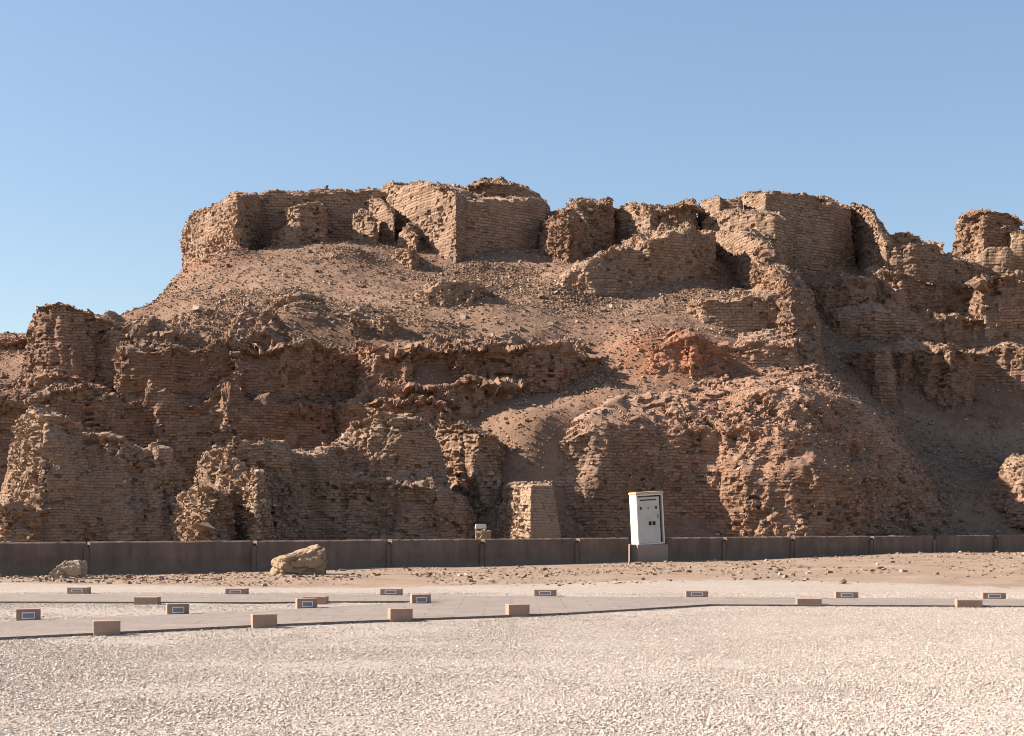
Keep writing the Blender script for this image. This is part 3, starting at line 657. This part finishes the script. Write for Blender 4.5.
# ------------------------------------------------------------------ low wall
def box(x0, x1, y0, y1, z0, z1):
    V = [(x, y, z) for z in (z0, z1) for y in (y0, y1) for x in (x0, x1)]
    return V, [[0, 2, 3, 1], [4, 5, 7, 6], [0, 1, 5, 4], [2, 6, 7, 3], [0, 4, 6, 2], [1, 3, 7, 5]]
def joinb(bs):
    V, Fs = [], []
    for v, f in bs:
        o = len(V); V += list(v); Fs += [[i+o for i in q] for q in f]
    return V, Fs
x0, y0 = (-260-512)/F*wallY(-260), wallY(-260)
lw = empty('low_wall', (x0, y0, 0)); tag(lw, 'long low brown plastered wall of separate panels along the foot of the mound', 'wall')
joints = [-260, -80, 88, 255, 390, 483, 578, 630, 725, 793, 872, 935, 996, 1060, 1130, 1200]
def wpt(px): Y = wallY(px); return np.array([(px-512)/F*Y, Y])
WH = .93
for i in range(len(joints)-1):
    a, b = wpt(joints[i]), wpt(joints[i+1]); d = (b-a); Ln = np.linalg.norm(d); d /= Ln; nrm_ = np.array([d[1], -d[0]])
    if joints[i] == 630: a = a+d*1.35; Ln -= 1.35     # the cabinet plinth stands here
    a2 = a+d*.045+nrm_*.06; b2 = a+d*(Ln-.045)-nrm_*.03; th = .36
    hA = WH+rng.uniform(-.01, .01); hB = WH+rng.uniform(-.01, .01)
    nseg = 24; V = []; 
    for t in np.linspace(0, 1, nseg+1):
        p = a2+(b2-a2)*t; h = hA+(hB-hA)*t+rng.normal(0, .004); w_ = rng.normal(0, .004)
        for q, zz in ((p+nrm_*w_, -.3), (p+nrm_*w_, h-.035), (p-nrm_*.045, h), (p-nrm_*(th-.02), h), (p-nrm_*th, h-.02), (p-nrm_*th, -.3)):
            V.append((q[0]-x0, q[1]-y0, zz))
    Fs = [[k*6+j, (k+1)*6+j, (k+1)*6+j+1, k*6+j+1] for k in range(nseg) for j in range(5)]
    Fs += [[5, 4, 3, 2, 1, 0], [nseg*6+j for j in range(6)]]
    mesh_py('panel', V, Fs, MAT_WALL, lw)
    # joint post, lower and set back
    c = a2-d*.05-nrm_*.06
    V = [(c[0]+d[0]*u+nrm_[0]*v-x0, c[1]+d[1]*u+nrm_[1]*v-y0, zz) for zz in (-.3, .78) for u, v in ((-.11, -.05), (.055, -.05), (.055, .03), (-.11, .03))]
    mesh_py('joint_post', V, [[3, 2, 1, 0], [4, 5, 6, 7], [0, 1, 5, 4], [1, 2, 6, 5], [2, 3, 7, 6], [3, 0, 4, 7]], MAT_WALL, lw)

# ------------------------------------------------------------------ electrical cabinet on its plinth
ca = wpt(649); wd = wpt(700)-wpt(600); ang = math.atan2(wd[1], wd[0])
cab = empty('electrical_cabinet', (ca[0], ca[1], 0), ang)
tag(cab, 'leaning white electrical cabinet with tan roof on a brown plinth, set into the low wall', 'cabinet')
V, Fs = box(-.62, .62, -.26, .36, -.3, .70); mesh_py('plinth', V, Fs, MAT_PLINTH, cab, .02)
body = []
Hc = 1.72; wx = .54; dy0, dy1 = -.18, .26
body = joinb([box(-wx, -wx+.05, dy0, dy1, 0, Hc), box(wx-.05, wx, dy0, dy1, 0, Hc), box(-wx+.05, wx-.05, dy1-.03, dy1, 0, Hc),
              box(-wx+.05, wx-.05, dy0, dy1-.03, 0, .05), box(-wx+.05, wx-.05, dy0, dy1-.03, Hc-.05, Hc)])
lean = math.radians(-3.4)
def leaned(o, z0=.70):
    o.rotation_euler = (0, lean, 0); o.location = (0, 0, z0); return o
leaned(mesh_py('body', *body, MAT_WHITE, cab, .006))
leaned(mesh_py('roof', *joinb([box(-wx-.025, wx+.025, dy0-.03, dy1+.02, Hc+.003, Hc+.055), box(-wx-.01, wx+.01, dy0-.015, dy1+.01, Hc+.055, Hc+.08)]), MAT_TAN, cab, .01))
door = leaned(mesh_py('door', *joinb([box(-wx+.053, wx-.15, dy0+.02, dy0+.045, .055, Hc-.10), box(-wx+.07, wx-.17, dy0+.012, dy0+.02, .9, .912)]), MAT_DOOR_SHADED, cab, .003))
leaned(mesh_py('door_gap_shade', *box(wx-.145, wx-.053, dy0+.10, dy0+.12, .055, Hc-.06), MAT_DARK, cab))  # dark sheet standing in for the shade in the gap beside the door
def dp(name, x, z, sx, sz, mat):
    o = mesh_py(name, *box(x-sx, x+sx, dy0+.006, dy0+.0195, z-sz, z+sz), mat, door, .002); return o
dp('vent_slot', -.06, 1.52, .33, .018, MAT_DARK)
for x in (-.37, .25): dp('socket', x, 1.25, .035, .045, MAT_DARK)
dp('socket', -.06, 1.25, .03, .04, MAT_GLASS)
for x in (-.02, .14): dp('meter_window', x, .72, .055, .065, MAT_DARK)
dp('handle', .31, .95, .014, .06, MAT_DARK)
for z_ in (.25, .9, 1.5): dp('hinge', -.465, z_, .014, .05, MAT_WHITE)


# ------------------------------------------------------------------ floodlight and its stone, behind the wall
sx, sy = (483-512)/F*48.5, 48.5
def boulder(name, loc, dims, seed, mat, label, rz=0, cut=(), cat='boulder'):
    import bmesh
    bm = bmesh.new(); bmesh.ops.create_cube(bm, size=1)
    bmesh.ops.subdivide_edges(bm, edges=bm.edges, cuts=28, use_grid_fill=True)
    co = np.array([v.co for v in bm.verts])
    sph = co/np.linalg.norm(co, axis=1)[:, None]*.62; co = co*.74+sph*.26
    co = co*np.array(dims)
    for nx, ny, nz, d in cut:
        n = np.array([nx, ny, nz]); n = n/np.linalg.norm(n); t = np.maximum(co@n-d, 0); co = co-t[:, None]*n*.9
    nn = co/np.linalg.norm(co, axis=1)[:, None]; m = min(dims)
    co += nn*(m*.20*fbm(co+seed*5.1, m*.8, 3, seed)-m*.10*np.clip(1-4*np.abs(fbm(co*[1, 1, 2.2]+seed*2, m*.5, 3, seed+4)), 0, 1)+m*.09*fbm(co+seed, m*.16, 4, seed+9, .7))[:, None]
    for v, c in zip(bm.verts, co): v.co = c
    me = bpy.data.meshes.new(name); bm.to_mesh(me); bm.free(); me.materials.append(mat)
    o = bpy.data.objects.new(name, me); C.objects.link(o); o.location = loc; o.rotation_euler = (0, 0, rz); tag(o, label, cat); return o
boulder('stone', (sx, sy, .75), (.55, .5, .80), 5, MAT_ROCK, 'small yellowish stone peeping over the low wall under the floodlight', cat='stone')
fl = empty('floodlight', (sx-.08, sy, 1.18), math.radians(10)); tag(fl, 'small white floodlight resting on a yellowish stone behind the low wall', 'floodlight')
V, Fs = joinb([([(-.20, -.10, .06), (.20, -.10, .06), (.20, .12, .0), (-.20, .12, .0), (-.17, -.06, .21), (.17, -.06, .21), (.17, .10, .19), (-.17, .10, .19)],
                [[3, 2, 1, 0], [4, 5, 6, 7], [0, 1, 5, 4], [1, 2, 6, 5], [2, 3, 7, 6], [3, 0, 4, 7]])])
mesh_py('housing', V, Fs, MAT_WHITE, fl, .008)
mesh_py('bracket', *joinb([box(-.225, -.205, -.02, .02, -.06, .13), box(.205, .225, -.02, .02, -.06, .13), box(-.225, .225, -.02, .02, -.08, -.061)]), MAT_DARK, fl)

# two boulders lying before the wall
boulder('boulder', (*G(300, 574, .05), .34), (1.46, .95, .92), 3, MAT_ROCK, 'chunky yellow-brown boulder with a slanting flat top, in front of the low wall', math.radians(8),
        cut=((-.35, -.1, 1, .30), (-1, -.4, .1, .62)))
boulder('boulder', (*G(66, 577.5, .05), .20), (.95, .6, .58), 8, MAT_ROCK2, 'smooth pale boulder lying against the low wall near the left edge', math.radians(-5),
        cut=((-.8, 0, 1, .18),))

# ------------------------------------------------------------------ path lamp blocks
def make_block():
    r = empty('path_lamp', (0, 0, 0)); W2, D2, H2 = .225, .11, .185
    mesh_py('block', *box(-W2, W2, -D2, D2, -.06, H2), MAT_BLOCK, r, .012)
    fr = mesh_py('lamp_frame', *joinb([box(-.12, .12, -D2-.012, -D2+.004, .035, .050), box(-.12, .12, -D2-.012, -D2+.004, .120, .135),
                                       box(-.12, -.105, -D2-.012, -D2+.004, .050, .120), box(.105, .12, -D2-.012, -D2+.004, .050, .120)]), MAT_FRAME, r)
    mesh_py('lamp_glass', *box(-.105, .105, -D2-.005, -D2+.004, .050, .120), MAT_GLASS, fr)
    return r
def copy_tree(o, parent=None):
    c = o.copy(); C.objects.link(c); c.parent = parent
    for ch in list(o.children): copy_tree(ch, c)
    return c
def pdir(a, b):
    a, b = G(*a), G(*b); return math.atan2(b[1]-a[1], b[0]-a[0])
aS, aD1, aD2 = pdir((0, 594), (560, 596.4)), pdir((0, 637.5), (260, 625)), pdir((260, 625), (560, 613))
# px, base row, yaw, flip (lamp faces away), label
blocks = [
 (77.5,593.2,aS,0,'first lamp block from the left along the far edge of the straight path'),
 (236,594.3,aS,0,'second lamp block from the left along the far edge of the straight path'),
 (391,594.8,aS,0,'far-edge lamp block of the straight path, just right of the yellow-brown boulder'),
 (545.5,595.6,aS,0,'far-edge lamp block of the straight path, below the square-cut mudbrick pier'),
 (697.5,597.0,aS,0,'far-edge lamp block of the straight path, first one right of the white cabinet'),
 (847.5,598.0,aS,0,'far-edge lamp block of the straight path, second one right of the white cabinet'),
 (995,599.0,aS,0,'far-edge lamp block of the straight path, nearest the right edge of the picture'),
 (147,603.4,aS,1,'lamp block seen from behind, farthest left between the two paths'),
 (315.5,602.8,aS,1,'lamp block seen from behind, just below the yellow-brown boulder'),
 (809,605.0,aS,1,'lamp block seen from behind at right, left one of the right-hand pair'),
 (969,606.4,aS,1,'lamp block seen from behind at right, right one of the right-hand pair'),
 (26,621.0,aD1,0,'pale-framed lamp block on the diagonal path, at the left edge of the picture'),
 (176,615.0,aD1,0,'pale-framed lamp block on the far side of the diagonal path, second from left'),
 (305.5,609.0,aD2,0,'pale-framed lamp block on the diagonal path, third from left, below the boulder'),
 (420,604.4,aD2,0,'path lamp block with pale frame where the diagonal path meets the straight path'),
 (106,634.0,aD1,1,'lamp block seen from behind, nearest the viewer on the diagonal path'),
 (263.5,626.6,aD1,1,'lamp block seen from behind, second from left along the diagonal path'),
 (400,620.3,aD2,1,'lamp block seen from behind, third from left along the diagonal path'),
 (517.5,615.6,aD2,1,'lamp block seen from behind, farthest right along the diagonal path'),
]
proto = make_block()
for i, (px, py, a, flip, lab) in enumerate(blocks):
    o = proto if i == 0 else copy_tree(proto)
    x, y = G(px, py); o.location = (x, y+(.03 if flip else .11), 0); yaw = a+(math.pi if flip else 0)
    if a is not aS: yaw = a*.55+(math.pi if flip else 0); o.scale = (.80, .9, 1.0)
    if a is aS and not flip: o.scale = (1, 1, .66)
    o.rotation_euler = (0, 0, yaw+random.uniform(-.03, .03))
    tag(o, lab, 'path light', 'stone lamp blocks along the paths')
